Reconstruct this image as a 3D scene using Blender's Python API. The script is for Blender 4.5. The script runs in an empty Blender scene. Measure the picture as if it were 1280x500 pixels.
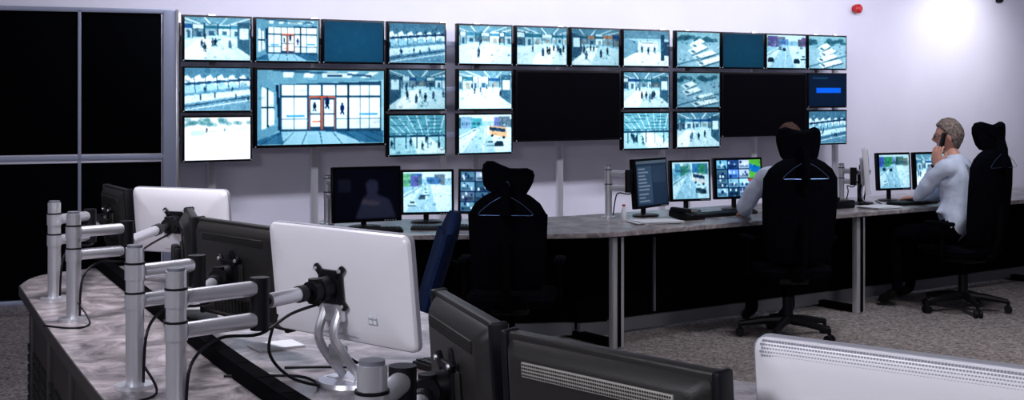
import bpy, bmesh, math, random
import numpy as np
from mathutils import Vector, Matrix, noise
random.seed(4)
R=math.radians
# ------------------------------------------------------------------ materials
def newmat(name):
    m=bpy.data.materials.new(name); m.use_nodes=True
    return m, m.node_tree, m.node_tree.nodes['Principled BSDF']
def mat(name,col,rough=.5,metal=0,spec=.5,var=0,scale=30,bump=0,bscale=200,coat=0):
    m,nt,p=newmat(name)
    p.inputs['Base Color'].default_value=(*col,1); p.inputs['Roughness'].default_value=rough
    p.inputs['Metallic'].default_value=metal; p.inputs['Specular IOR Level'].default_value=spec
    p.inputs['Coat Weight'].default_value=coat
    tc=nt.nodes.new('ShaderNodeTexCoord')
    if var:
        n=nt.nodes.new('ShaderNodeTexNoise'); n.inputs['Scale'].default_value=scale; n.inputs['Detail'].default_value=5
        nt.links.new(tc.outputs['Object'],n.inputs['Vector'])
        r=nt.nodes.new('ShaderNodeValToRGB'); r.color_ramp.elements[0].position=.35; r.color_ramp.elements[1].position=.65
        r.color_ramp.elements[0].color=(*[c*(1-var) for c in col],1); r.color_ramp.elements[1].color=(*[min(1,c*(1+var)) for c in col],1)
        nt.links.new(n.outputs['Fac'],r.inputs['Fac']); nt.links.new(r.outputs['Color'],p.inputs['Base Color'])
    if bump:
        n=nt.nodes.new('ShaderNodeTexNoise'); n.inputs['Scale'].default_value=bscale
        nt.links.new(tc.outputs['Object'],n.inputs['Vector'])
        b=nt.nodes.new('ShaderNodeBump'); b.inputs['Strength'].default_value=bump; b.inputs['Distance'].default_value=.01
        nt.links.new(n.outputs['Fac'],b.inputs['Height']); nt.links.new(b.outputs['Normal'],p.inputs['Normal'])
    return m
M_wall=mat('wall_paint',(.70,.69,.79),.85,var=.02,scale=2)
M_ceil=mat('ceiling_paint',(.6,.6,.66),.9)
M_black=mat('black_plastic',(.004,.004,.006),.45,spec=.22)
M_blacksat=mat('dark_underside',(.002,.002,.003),.9,spec=.03)
M_bezel=mat('screen_bezel',(.0025,.0025,.004),.25,spec=.12)
M_off=mat('unlit_screen',(.0015,.0015,.0025),.3,spec=.05)
M_fabric=mat('black_fabric',(.0022,.0025,.0045),.95,spec=.02,var=.3,scale=80)
M_panel=mat('acoustic_fabric',(.0022,.0026,.004),.95,spec=.03,var=.5,scale=400)
M_navy=mat('navy_fabric',(.003,.010,.040),.8,spec=.1,var=.3,scale=90)
M_silver=mat('brushed_silver',(.74,.75,.80),.30,metal=.7,spec=.5)
M_alu=mat('aluminium_frame',(.46,.51,.68),.5,metal=.2)
M_white=mat('white_plastic',(.84,.83,.88),.3,spec=.5)
M_whiteedge=mat('white_edge',(.40,.41,.47),.35)
M_dgrey=mat('charcoal_plastic',(.017,.016,.015),.42,spec=.35,bump=.15,bscale=500)
M_vent=mat('vent_grey',(.36,.35,.32),.5,metal=.2)
M_hole=mat('vent_hole',(.004,.004,.004),.8)
M_desk_edge=mat('desk_edge',(.03,.027,.027),.5)
M_skirt=mat('metal_skirting',(.16,.17,.20),.5,metal=.3)
M_side=mat('brown_black_panel',(.014,.011,.011),.55)
M_paper=mat('paper',(.8,.82,.88),.8)
M_key=mat('key_caps',(.012,.012,.015),.5,spec=.3)
M_skin=mat('skin',(.58,.29,.22),.55,var=.06,scale=40)
M_shirt=mat('shirt_cloth',(.60,.67,.84),.85,var=.06,scale=20,bump=.3,bscale=30)
M_trou=mat('dark_trousers',(.0015,.0015,.003),.95,spec=.02)
M_shoe=mat('shoe_leather',(.003,.003,.003),.5,spec=.2)
M_hairg=mat('grey_hair',(.20,.155,.135),.8,var=.6,scale=60,bump=.8,bscale=90)
M_hairb=mat('auburn_hair',(.05,.018,.012),.8,var=.5,scale=60,bump=.8,bscale=90)
M_red=mat('red_plastic',(.5,.008,.012),.35)
M_eye=mat('eye_white',(.8,.8,.8),.2)
M_wire=mat('hanger_wire',(.12,.2,.42),.3,metal=.8)
M_lip=mat('lips',(.4,.13,.11),.5)
# desk laminate
m,nt,p=newmat('marbled_laminate'); M_lam=m
tc=nt.nodes.new('ShaderNodeTexCoord'); n1=nt.nodes.new('ShaderNodeTexNoise'); n1.inputs['Scale'].default_value=6; n1.inputs['Detail'].default_value=10; n1.inputs['Roughness'].default_value=.74; n1.inputs['Distortion'].default_value=1.2
nt.links.new(tc.outputs['Object'],n1.inputs['Vector'])
r=nt.nodes.new('ShaderNodeValToRGB'); r.color_ramp.elements[0].position=.36; r.color_ramp.elements[0].color=(.09,.08,.085,1)
r.color_ramp.elements[1].position=.64; r.color_ramp.elements[1].color=(.54,.48,.50,1)
e=r.color_ramp.elements.new(.5); e.color=(.28,.25,.262,1)
nt.links.new(n1.outputs['Fac'],r.inputs['Fac']); nt.links.new(r.outputs['Color'],p.inputs['Base Color']); p.inputs['Roughness'].default_value=.3
# carpet
m,nt,p=newmat('speckled_carpet'); M_carpet=m
tc=nt.nodes.new('ShaderNodeTexCoord'); n1=nt.nodes.new('ShaderNodeTexNoise'); n1.inputs['Scale'].default_value=45; n1.inputs['Detail'].default_value=6; n1.inputs['Roughness'].default_value=.85
nt.links.new(tc.outputs['Object'],n1.inputs['Vector'])
r=nt.nodes.new('ShaderNodeValToRGB'); r.color_ramp.elements[0].position=.40; r.color_ramp.elements[0].color=(.045,.041,.042,1)
r.color_ramp.elements[1].position=.62; r.color_ramp.elements[1].color=(.38,.34,.34,1)
nt.links.new(n1.outputs['Fac'],r.inputs['Fac']); nt.links.new(r.outputs['Color'],p.inputs['Base Color']); p.inputs['Roughness'].default_value=.95
p.inputs['Specular IOR Level'].default_value=.1
b=nt.nodes.new('ShaderNodeBump'); b.inputs['Strength'].default_value=.5; b.inputs['Distance'].default_value=.01
nt.links.new(n1.outputs['Fac'],b.inputs['Height']); nt.links.new(b.outputs['Normal'],p.inputs['Normal'])
# screens
m,nt,p=newmat('lcd_picture'); M_lcd=m
a=nt.nodes.new('ShaderNodeAttribute'); a.attribute_name='Col'
nt.links.new(a.outputs['Color'],p.inputs['Emission Color']); p.inputs['Emission Strength'].default_value=1.12
p.inputs['Base Color'].default_value=(.002,.002,.004,1); p.inputs['Roughness'].default_value=.3; p.inputs['Specular IOR Level'].default_value=.08

# ------------------------------------------------------------------ builder
class B:
    def __init__(s,name): s.name=name; s.v=[]; s.f=[]; s.mi=[]; s.c=[]; s.mats=[]; s.M=Matrix.Identity(4)
    def idx(s,m):
        if m not in s.mats: s.mats.append(m)
        return s.mats.index(m)
    def add(s,vs,fs,m,cols=None,world=False):
        o=len(s.v); MM=Matrix.Identity(4) if world else s.M
        s.v+= [tuple(MM@Vector(v)) for v in vs]
        s.c+= (cols if cols is not None else [(0,0,0)]*len(vs))
        s.f+= [tuple(i+o for i in f) for f in fs]
        if isinstance(m,list): s.mi+=[s.idx(x) for x in m]
        else: s.mi+=[s.idx(m)]*len(fs)
    def bm(s,bm,m):
        bm.verts.index_update()
        s.add([v.co.copy() for v in bm.verts],[[v.index for v in f.verts] for f in bm.faces],m); bm.free()
    def box(s,c,size,m,bev=0,rot=None,seg=2):
        bm=bmesh.new(); bmesh.ops.create_cube(bm,size=1)
        for v in bm.verts: v.co=Vector((v.co.x*size[0],v.co.y*size[1],v.co.z*size[2]))
        if bev: bmesh.ops.bevel(bm,geom=bm.edges[:],offset=bev,segments=seg,profile=.5,affect='EDGES')
        T=Matrix.Translation(Vector(c))
        if rot is not None: T=T@rot
        bm.transform(T); s.bm(bm,m)
    def tube(s,pts,r,m,n=10,cap=True,flat=1):
        pts=[Vector(p) for p in pts]; k=len(pts)
        rs=r if isinstance(r,(list,tuple)) else [r]*k
        vs=[];fs=[]; up=None
        for i,p in enumerate(pts):
            t=(pts[min(i+1,k-1)]-pts[max(i-1,0)]).normalized()
            if up is None:
                up=Vector((0,0,1)) if abs(t.z)<.9 else Vector((1,0,0))
            a=t.cross(up).normalized(); b=a.cross(t).normalized(); up=b
            for j in range(n):
                q=2*math.pi*j/n; vs.append(p+a*math.cos(q)*rs[i]+b*math.sin(q)*rs[i]*flat)
        for i in range(k-1):
            for j in range(n): fs.append((i*n+j,i*n+(j+1)%n,(i+1)*n+(j+1)%n,(i+1)*n+j))
        if cap: fs.append(tuple(range(n))); fs.append(tuple((k-1)*n+j for j in range(n)))
        s.add(vs,fs,m)
    def cyl(s,p,q,r,m,n=20): s.tube([p,q],r,m,n)
    def stube(s,pts,r,m,n=7,sub=6):
        P=[Vector(p) for p in pts]; P=[P[0]]+P+[P[-1]]; out=[]
        for i in range(1,len(P)-2):
            for k in range(sub):
                t=k/sub; a,b,c,d=P[i-1],P[i],P[i+1],P[i+2]
                out.append(.5*((2*b)+(c-a)*t+(2*a-5*b+4*c-d)*t*t+(3*b-a-3*c+d)*t**3))
        out.append(P[-2]); s.tube(out,r,m,n)
    def prism(s,pts,ext,m,bev=0,seg=3):
        bm=bmesh.new(); f=bm.faces.new([bm.verts.new(p) for p in pts])
        rr=bmesh.ops.extrude_face_region(bm,geom=[f])
        for v in rr['geom']:
            if isinstance(v,bmesh.types.BMVert): v.co+=Vector(ext)
        bmesh.ops.recalc_face_normals(bm,faces=bm.faces[:])
        if bev:
            ed=[e for e in bm.edges if len(e.link_faces)==2 and (len(e.link_faces[0].verts)>5 or len(e.link_faces[1].verts)>5 or len(pts)<6)]
            bmesh.ops.bevel(bm,geom=ed,offset=bev,segments=seg,profile=.5,affect='EDGES')
        s.bm(bm,m)
    def loft(s,rings,m,cap=True):
        n=len(rings[0]); vs=[p for r_ in rings for p in r_]; fs=[]
        for i in range(len(rings)-1):
            for j in range(n): fs.append((i*n+j,i*n+(j+1)%n,(i+1)*n+(j+1)%n,(i+1)*n+j))
        if cap: fs.append(tuple(range(n))); fs.append(tuple((len(rings)-1)*n+j for j in range(n)))
        s.add(vs,fs,m)
    def ell(s,c,r,m,rot=None,nu=16,nv=10):
        vs=[];fs=[]
        for i in range(1,nv):
            a=math.pi*i/nv
            for j in range(nu):
                q=2*math.pi*j/nu; v=Vector((r[0]*math.sin(a)*math.cos(q),r[1]*math.sin(a)*math.sin(q),r[2]*math.cos(a)))
                if rot is not None: v=rot@v
                vs.append(v+Vector(c))
        for i in range(nv-2):
            for j in range(nu): fs.append((i*nu+j,i*nu+(j+1)%nu,(i+1)*nu+(j+1)%nu,(i+1)*nu+j))
        fs.append(tuple(range(nu))); fs.append(tuple((nv-2)*nu+j for j in range(nu)))
        s.add(vs,fs,m)
    def screen(s,w,h,img,y):
        H,W=img.shape[:2]; vs=[];cols=[]
        for i in range(H):
            for j in range(W):
                vs.append((-w/2+w*j/(W-1),y,h/2-h*i/(H-1))); cols.append(tuple(img[i,j]))
        fs=[(i*W+j,(i+1)*W+j,(i+1)*W+j+1,i*W+j+1) for i in range(H-1) for j in range(W-1)]
        s.add(vs,fs,M_lcd,cols)
    def finish(s,origin=None,sharp=.6):
        me=bpy.data.meshes.new(s.name)
        o=Vector(origin) if origin is not None else Vector((sum(v[0] for v in s.v)/len(s.v),sum(v[1] for v in s.v)/len(s.v),min(v[2] for v in s.v)))
        me.from_pydata([tuple(Vector(v)-o) for v in s.v],[],s.f)
        for m in s.mats: me.materials.append(m)
        me.polygons.foreach_set('material_index',s.mi)
        at=me.color_attributes.new('Col','FLOAT_COLOR','POINT')
        at.data.foreach_set('color',[x for c in s.c for x in (c[0],c[1],c[2],1)])
        bm=bmesh.new(); bm.from_mesh(me); bmesh.ops.recalc_face_normals(bm,faces=bm.faces[:])
        for f in bm.faces: f.smooth=True
        for e in bm.edges:
            if len(e.link_faces)!=2 or e.calc_face_angle(0)>sharp: e.smooth=False
        bm.to_mesh(me); bm.free()
        ob=bpy.data.objects.new(s.name,me); ob.location=o; bpy.context.scene.collection.objects.link(ob)
        return ob
def rrect(w,h,r,n=4):
    o=[]
    for cx,cz,a0 in ((w/2-r,h/2-r,0),(-w/2+r,h/2-r,90),(-w/2+r,-h/2+r,180),(w/2-r,-h/2+r,270)):
        for k in range(n+1):
            a=R(a0+90*k/n); o.append((cx+r*math.cos(a),cz+r*math.sin(a)))
    return o

# ------------------------------------------------------------------ room
D=Vector((.858,.514,0)).normalized(); N=Vector((D.y,-D.x,0))     # along video wall / towards the room
O=Vector((-2.806,10.9,0)); OW=O-N*.38
def wallpt(s,z=0,off=0): return OW+D*s+N*off+Vector((0,0,z))
HC=3.2
PL=OW+D*((-6-OW.x)/D.x); PR=OW+D*((9.5-OW.x)/D.x)
def quad(name,pts,m,thick):
    b=B(name); b.prism([Vector(p) for p in pts],thick,m); return b.finish()
quad('wall_back',[PL,PR,PR+Vector((0,0,HC)),PL+Vector((0,0,HC))],M_wall,-N*.15)
quad('wall_left',[(-6,-3,0),PL,PL+Vector((0,0,HC)),(-6,-3,HC)],M_wall,(-.15,0,0))
quad('wall_right',[(9.5,-3,0),PR,PR+Vector((0,0,HC)),(9.5,-3,HC)],M_wall,(.15,0,0))
quad('wall_front',[(-6,-3,0),(9.5,-3,0),(9.5,-3,HC),(-6,-3,HC)],M_wall,(0,-.15,0))
quad('floor',[(-6,-3,0),(9.5,-3,0),PR,PL],M_carpet,(0,0,-.1))
quad('ceiling',[(-6,-3,HC),(9.5,-3,HC),PR+Vector((0,0,HC)),PL+Vector((0,0,HC))],M_ceil,(0,0,.1))
b=B('baseboard_back'); b.prism([wallpt(-3.4,0,0),wallpt(14,0,0),wallpt(14,.1,0),wallpt(-3.4,.1,0)],N*.015,M_whiteedge); b.finish()

# partition screen (left)
b=B('partition_screen')
pd=Vector((.938,.346,0)).normalized(); pe=Vector((-2.516,9.63,0))
b.M=Matrix(((pd.x,-pd.y,0,pe.x),(pd.y,pd.x,0,pe.y),(0,0,1,0),(0,0,0,1)))
b.box((-.055,0,1.13),(.11,.06,2.2),M_alu,.012)
b.box((-.005,-.0,1.13),(.02,.075,2.2),M_silver,.003)
xs=[-.11,-.70,-1.36,-2.02,-2.68,-3.34]
for i in range(len(xs)-1):
    x0,x1=xs[i],xs[i+1]; cx=(x0+x1)/2; w=x0-x1
    b.box((cx,0,.60),(w-.02,.04,.98),M_panel,.004); b.box((cx,0,1.68),(w-.02,.04,1.05),M_panel,.004)
    b.box((x1,0,1.12),(.024,.055,2.2),M_alu,.004)
L=-3.34
for z,h in ((2.215,.035),(1.125,.035),(.09,.03)): b.box((L/2-.05,0,z),(-L-.1,.055,h),M_alu,.004)
for x in (-.05,-.7,-1.36,-2.02,-2.68,-3.34): b.box((x,0,.03),(.08,.4,.05),M_alu,.01)
b.finish()

# ------------------------------------------------------------------ CCTV pictures
class Cv:
    def __init__(s,W,H,seed,c=(.5,.6,.7)):
        s.W,s.H=W,H; s.i=np.ones((H,W,3))*np.array(c); s.r=np.random.RandomState(seed)
        s.y,s.x=np.mgrid[0:H,0:W]; s.x=s.x/(W-1); s.y=s.y/(H-1)
    def put(s,mask,c,a=1):
        s.i[mask]=s.i[mask]*(1-a)+np.array(c)*a
    def rect(s,x0,y0,x1,y1,c,a=1): s.put((s.x>=x0)&(s.x<=x1)&(s.y>=y0)&(s.y<=y1),c,a)
    def ell(s,cx,cy,rx,ry,c,a=1): s.put(((s.x-cx)/rx)**2+((s.y-cy)/ry)**2<1,c,a)
    def poly(s,P,c,a=1):
        ins=np.zeros_like(s.x,bool); n=len(P)
        for k in range(n):
            (x1,y1),(x2,y2)=P[k],P[(k+1)%n]
            if y1==y2: continue
            cr=((s.y<y1)!=(s.y<y2))&(s.x<(x2-x1)*(s.y-y1)/(y2-y1)+x1); ins^=cr
        s.put(ins,c,a)
    def line(s,p,q,w,c,a=1):
        dx,dy=q[0]-p[0],q[1]-p[1]; l=math.hypot(dx,dy) or 1; nx,ny=-dy/l*w/2,dx/l*w/2
        s.poly([(p[0]+nx,p[1]+ny),(q[0]+nx,q[1]+ny),(q[0]-nx,q[1]-ny),(p[0]-nx,p[1]-ny)],c,a)
    def person(s,x,y,h,c):
        s.ell(x,y-h*.55,h*.12,h*.3,c); s.ell(x,y-h*.92,h*.06,h*.09,c); s.line((x-h*.04,y-h*.3),(x-h*.07,y),h*.08,c); s.line((x+h*.04,y-h*.3),(x+h*.07,y),h*.08,c)
        s.poly([(x-h*.1,y),(x+h*.1,y),(x+h*.4,y+h*.18),(x+h*.2,y+h*.2)],[v*.7+.15 for v in c],.3)
    def clutter(s,n,y0=.1,y1=.95,amp=.5):
        for k in range(n):
            x,y=s.r.rand(),s.r.uniform(y0,y1); w,h=s.r.uniform(.01,.07),s.r.uniform(.01,.06); t=s.r.choice([.08,.3,.6,1.1])
            s.poly([(x,y),(x+w,y-w*.3),(x+w,y+h-w*.3),(x,y+h)],(t*.85,t*.97,t*1.02),amp*s.r.rand())
    def blur(s,k=1):
        for _ in range(k):
            p=np.pad(s.i,((1,1),(1,1),(0,0)),'edge'); s.i=(p[:-2,1:-1]+p[2:,1:-1]+p[1:-1,:-2]+p[1:-1,2:]+3*p[1:-1,1:-1])/7
    def out(s,gain=1,n=.05,grade=.7):
        if n>.03: s.clutter(90)
        if n>.015: s.blur(1)
        lr=s.r.normal(0,1,(9,14)); yy=(s.y*7.99).astype(int); xx=(s.x*12.99).astype(int); low=lr[yy,xx][...,None]
        im=s.i*gain+s.r.normal(0,n*.8,(s.H,s.W,1))+(low*.018 if n>.015 else 0)
        if grade:
            l=im.mean(2,keepdims=True); l2=np.clip((l-.5)*1.12+.50,0,1.2)
            ks=[0,.25,.5,.75,1,1.2]; g=np.concatenate([np.interp(l2,ks,v) for v in ((.04,.19,.40,.68,.95,1.1),(.07,.27,.53,.82,1.0,1.12),(.11,.34,.60,.87,1.03,1.15))],2)
            chroma=(im-l); im=g+chroma*(1.3-grade*.6)
        d=1-.25*(((s.x-.5)**2+(s.y-.5)**2))[...,None]
        return np.clip(im*d,0,1.12)**2.2
def concourse(seed,W=88,H=56,n=9,g=1,warm=False):
    c=Cv(W,H,seed,(.62,.78,.86)); r=c.r
    c.rect(0,0,1,.2,(.42,.55,.62))
    vx=r.uniform(.3,.7)
    for k in range(6): c.line((vx+(.22*k-.55)*1.6,0),(vx+(.1*k-.25),.2),.018,(1,1.05,1.05))
    x=-r.rand()*.1
    while x<1:
        w=r.uniform(.07,.22); t=r.uniform(.35,1.05); y1=.40+.12*abs(x-vx)+r.uniform(0,.03)
        c.rect(x,.18-.1*abs(x-vx),x+w,y1,(t*.85,t*.95,t)); c.rect(x,.2-.08*abs(x-vx),x+w,.27,[(.15,.3,.5),(.8,.88,.9),(.2,.4,.45),(.8,.45,.25) if warm else (.3,.5,.6)][r.randint(4)])
        c.rect(x+w-.012,.14,x+w,y1+.04,(.12,.2,.28)); c.rect(x+w*.3,.31,x+w*.7,y1,(.15,.25,.33) if r.rand()<.6 else (.6,.5,.42),.8); x+=w
    c.poly([(0,.54),(vx,.41),(1,.54),(1,1),(0,1)],(.80,.90,.93))
    for k in range(6): c.line((vx,.4),(-.3+.32*k,1.05),.008,(.6,.74,.8),.7)
    sx=r.uniform(-.2,.5)
    c.poly([(sx,.85),(sx+.3,.5),(sx+.5,.52),(sx+.35,1),(sx,1)],(1.05,1.1,1.1),.8)
    if r.rand()<.6:
        q=r.choice([0,.8]); c.poly([(q,.1),(q+.2,.18 if q==0 else .1),(q+.2,.7 if q==0 else .9),(q,.9 if q==0 else .7)],(.26,.36,.42)); c.rect(q+.03,.25,q+.17,.5,(.85,.95,1))
    for k in range(n):
        y=r.uniform(.42,.85); cc=r.uniform(.05,.45); c.person(r.normal(vx,.24),y,.09+.3*(y-.35),(cc*.8,cc*.9,cc*1.1))
    return c.out(g)
def street(seed,W=88,H=56,bus=None,g=1,cars=6):
    c=Cv(W,H,seed,(.55,.7,.78)); r=c.r
    c.rect(0,0,1,.18,(.8,.92,.96))
    for k in range(7):
        x=r.uniform(-.1,.9); c.rect(x,r.uniform(.02,.14),x+r.uniform(.1,.3),.36,[v*r.uniform(.4,1) for v in (.55,.68,.74)])
        for q in range(4): c.rect(x+.02+.04*q,.2,x+.04+.04*q,.26,(.2,.3,.36))
    c.poly([(0,.55),(.4,.3),(1,.34),(1,1),(0,1)],(.78,.9,.96)); c.poly([(.05,1),(.42,.3),(.55,.3),(.7,1)],(.6,.72,.8))
    c.line((.45,1),(.5,.32),.01,(.95,1,1)); c.line((0,.62),(.4,.33),.015,(.2,.3,.36)); c.line((1,.6),(.6,.33),.02,(.92,1,1))
    for k in range(cars):
        y=r.uniform(.38,.9); x=r.uniform(.05,.95); s=.03+.1*(y-.3); t=r.choice([.15,.95,.7,.3])
        c.poly([(x-s,y),(x-s,y-s*.8),(x-s*.6,y-s*1.5),(x+s*.6,y-s*1.5),(x+s,y-s*.8),(x+s,y)],(t*.85,t*.97,t)); c.rect(x-s*.6,y-s*1.3,x+s*.6,y-s*.8,(.1,.18,.24)); c.rect(x-s,y,x+s,y+.02,(.08,.14,.18))
    if bus:
        c.poly([(.55,.28),(.9,.34),(.92,.62),(.55,.52)],bus); c.poly([(.57,.32),(.88,.38),(.88,.47),(.57,.41)],(.12,.2,.28)); c.rect(.53,.28,.57,.53,(.95,.98,.9))
        c.ell(.63,.55,.025,.035,(.05,.08,.1)); c.ell(.85,.61,.025,.035,(.05,.08,.1))
    return c.out(g)
def platform(seed,W=88,H=56,g=1):
    c=Cv(W,H,seed,(.6,.75,.83)); r=c.r; o=r.uniform(-.1,.1)
    c.rect(0,0,1,.3,(.35,.47,.55))
    for k in range(7):
        c.poly([(-.1+.17*k,.22+o),(.05+.17*k,.10+o),(.10+.17*k,.22+o),(-.05+.17*k,.36+o)],(.95,1.02,1.05)); c.line((-.03+.17*k,.2),(-.01+.17*k,.6),.012,(.1,.18,.25))
    c.line((0,.38),(1,.26),.06,(.14,.24,.34)); c.poly([(0,.6),(1,.42),(1,1),(0,1)],(.42,.54,.63))
    c.poly([(0,.66),(1,.5),(1,.62),(0,.84)],(.82,.93,1)); c.line((0,.9),(1,.68),.02,(.12,.18,.24)); c.line((0,.98),(1,.76),.02,(.9,.98,1))
    for k in range(6): c.person(r.uniform(0,1),r.uniform(.55,.8),.13,(.1,.16,.24))
    return c.out(g)
def carpark(seed,W=88,H=56,g=1):
    c=Cv(W,H,seed,(.5,.64,.7)); r=c.r; a=r.uniform(-.1,.15)
    c.rect(0,0,1,.25,(.55,.68,.72)); 
    for k in range(14): c.ell(r.rand(),.12+.12*r.rand(),.08,.06,(.2,.33,.36),.8)
    c.poly([(0,.4),(1,.25),(1,1),(0,1)],(.58,.68,.74))
    for k in range(4):
        y=.36+.17*k; x0=r.uniform(0,.3)+.05*k; w=.25+.1*k; c.poly([(x0,y),(x0+w,y-.1+a),(x0+w+.12,y+.0+a),(x0+.12,y+.12)],(.95,1.0,1.0)); c.poly([(x0+.12,y+.12),(x0+w+.12,y+a),(x0+w+.12,y+.04+a),(x0+.12,y+.16)],(.2,.28,.34))
        c.poly([(x0+.05,y+.01),(x0+.12,y-.02),(x0+.2,y+.05),(x0+.14,y+.08)],(.3,.38,.44))
    c.line((0,.95),(1,.6),.03,(.2,.32,.38)); c.blur(1); return c.out(g)
def roofgrid(seed,W=88,H=56,g=1):
    c=Cv(W,H,seed,(.42,.64,.70))
    for k in range(9): c.line((-.2+.17*k,0),(.2+.1*k,.5),.014,(.93,1,1))
    for k in range(5): c.line((0,.05+.1*k),(1,.1+.09*k),.01,(.12,.28,.34))
    c.rect(0,.5,1,.56,(.12,.24,.3)); c.poly([(0,.56),(1,.56),(1,1),(0,1)],(.66,.82,.86)); c.poly([(.4,.56),(.7,.56),(1.1,1),(.5,1)],(1,1.05,1.05),.7)
    for k in range(5): c.rect(.08+.2*k,.45,.1+.2*k,.85,(.2,.32,.38))
    for k in range(5): c.person(c.r.rand(),c.r.uniform(.65,.9),.2,(.08,.16,.2))
    return c.out(g)
def blank(seed,W=24,H=16,col=(.08,.29,.42)): return Cv(W,H,seed,col).out(1,.008,0)
def overexp(seed,W=88,H=56):
    c=Cv(W,H,seed,(1.08,1.08,1.08)); r=c.r
    for k in range(26): x=r.rand(); c.ell(x,.04+.14*r.rand(),.05,.05,(.35,.5,.5),.6)
    c.line((.05,.36),(.98,.28),.015,(.6,.75,.8)); c.rect(.1,.3,.3,.42,(.8,.9,.95)); c.person(.33,.36,.14,(.4,.3,.3)); c.line((.1,.9),(.9,.75),.02,(.9,.98,1)); 
    c.person(.6,.34,.1,(.4,.5,.6)); return c.out(1.05,.02)
def bar(seed,W=60,H=40):
    c=Cv(W,H,seed,(.04,.12,.21)); c.rect(.2,.42,.85,.58,(.04,.38,.95)); c.rect(.1,.1,.5,.14,(.1,.24,.36)); return c.out(1,.01,0)
def doors(seed,W=176,H=100,g=1):
    c=Cv(W,H,seed,(.66,.80,.86)); r=c.r
    c.poly([(0,0),(1,0),(1,.12),(.18,.2),(0,.1)],(.50,.63,.70))
    for k in range(5): c.poly([(.2+.17*k,.02),(.28+.17*k,.02),(.27+.15*k,.1),(.2+.15*k,.1)],(.98,1.05,1.05))
    c.line((.12,.0),(.9,.07),.03,(.25,.35,.43))
    c.poly([(0,.08),(.16,.2),(.18,.80),(0,.96)],(.48,.61,.69)); c.poly([(.03,.22),(.12,.30),(.13,.72),(.03,.80)],(1,1.08,1.1)); c.line((.075,.24),(.08,.76),.012,(.05,.1,.15))
    c.line((.03,.50),(.13,.50),.02,(.05,.1,.15)); c.line((.15,.2),(.17,.8),.02,(.06,.12,.18))
    c.poly([(.17,.19),(.98,.14),(.98,.86),(.17,.82)],(.20,.29,.36))
    def win(x0,y0,x1,y1,t=1.1): c.rect(x0,y0,x1,y1,(t*.95,t,t*1.02))
    for i,(x0,x1) in enumerate(((.185,.275),(.285,.38),(.40,.49),(.505,.60),(.615,.70),(.715,.80),(.81,.875),(.885,.97))):
        win(x0,.20,x1,.34); 
        if i in (2,3): win(x0+.01,.40,x1-.01,.58); win(x0+.01,.60,x1-.01,.76)
        else: win(x0,.365,x1,.65,1.12); win(x0,.665,x1,.79,1.0)
    c.rect(.40,.345,.60,.37,(.95,.35,.14)); c.rect(.395,.36,.402,.80,(.95,.4,.2)); c.rect(.597,.36,.604,.80,(.95,.4,.2)); c.rect(.49,.37,.508,.80,(.85,.38,.2)); c.rect(.70,.18,.715,.84,(.1,.14,.18))
    c.rect(.42,.68,.48,.7,(.95,.4,.15)); c.person(.54,.52,.16,(.04,.1,.24)); c.person(.66,.60,.16,(.06,.12,.28)); c.person(.44,.55,.12,(.1,.16,.2))
    c.rect(.22,.6,.36,.63,(.35,.6,.85)); c.rect(.8,.58,.95,.61,(.35,.6,.85))
    c.poly([(0,.94),(.18,.82),(1,.84),(1,1),(0,1)],(.28,.42,.52)); c.poly([(.18,.82),(.6,.83),(.85,1),(.2,1)],(.82,.94,1),.7)
    for k in range(9): c.line((.18+.1*k,.83),(.02+.16*k,1),.008,(.1,.2,.26),.7)
    c.rect(.5,.04,.7,.1,(.9,.95,.95)); c.rect(.54,.055,.66,.085,(.2,.3,.4)); c.clutter(60,.2,.8,.2)
    return c.out(g,.025,.4)
def hall(seed,W=88,H=56):
    c=Cv(W,H,seed,(.7,.84,.9)); c.rect(0,0,1,.22,(.45,.55,.62)); c.poly([(0,.22),(.3,.3),(.3,.6),(0,.8)],(.5,.62,.7)); c.rect(.32,.3,.75,.55,(.95,1,1)); c.rect(.4,.33,.66,.36,(.2,.3,.4))
    c.poly([(0,.8),(.3,.6),(.8,.6),(1,.75),(1,1),(0,1)],(1,1.05,1.05)); c.rect(.82,.1,.9,.85,(.2,.3,.38)); c.rect(.9,.3,1,.7,(.2,.28,.35))
    for k in range(3): c.person(.4+.14*k,.62+.05*(k%2),.2,(.1,.17,.25))
    return c.out(1)
def desktop(seed,W=60,H=40):
    c=Cv(W,H,seed,(.12,.18,.26)); c.rect(0,0,1,.06,(.3,.36,.42)); c.rect(.03,.12,.5,.95,(.2,.27,.36))
    for k in range(10): c.rect(.06,.16+.08*k,.06+c.r.uniform(.2,.4),.185+.08*k,(.45,.52,.6))
    c.rect(.53,.12,.97,.5,(.16,.22,.3)); return c.out(1,.01,0)
def darkdesk(seed,W=60,H=40):
    c=Cv(W,H,seed,(.03,.04,.07)); c.poly([(.3,1),(.42,.6),(.5,.5),(.47,.3),(.55,.2),(.66,.24),(.68,.42),(.64,.5),(.85,.62),(.95,1)],(.13,.14,.20)); c.poly([(.42,.6),(.7,.66),(.66,.74),(.4,.7)],(.2,.19,.24)); c.rect(.05,.2,.25,.45,(.08,.09,.13)); c.blur(2); return c.out(1,.006,0)
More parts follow.
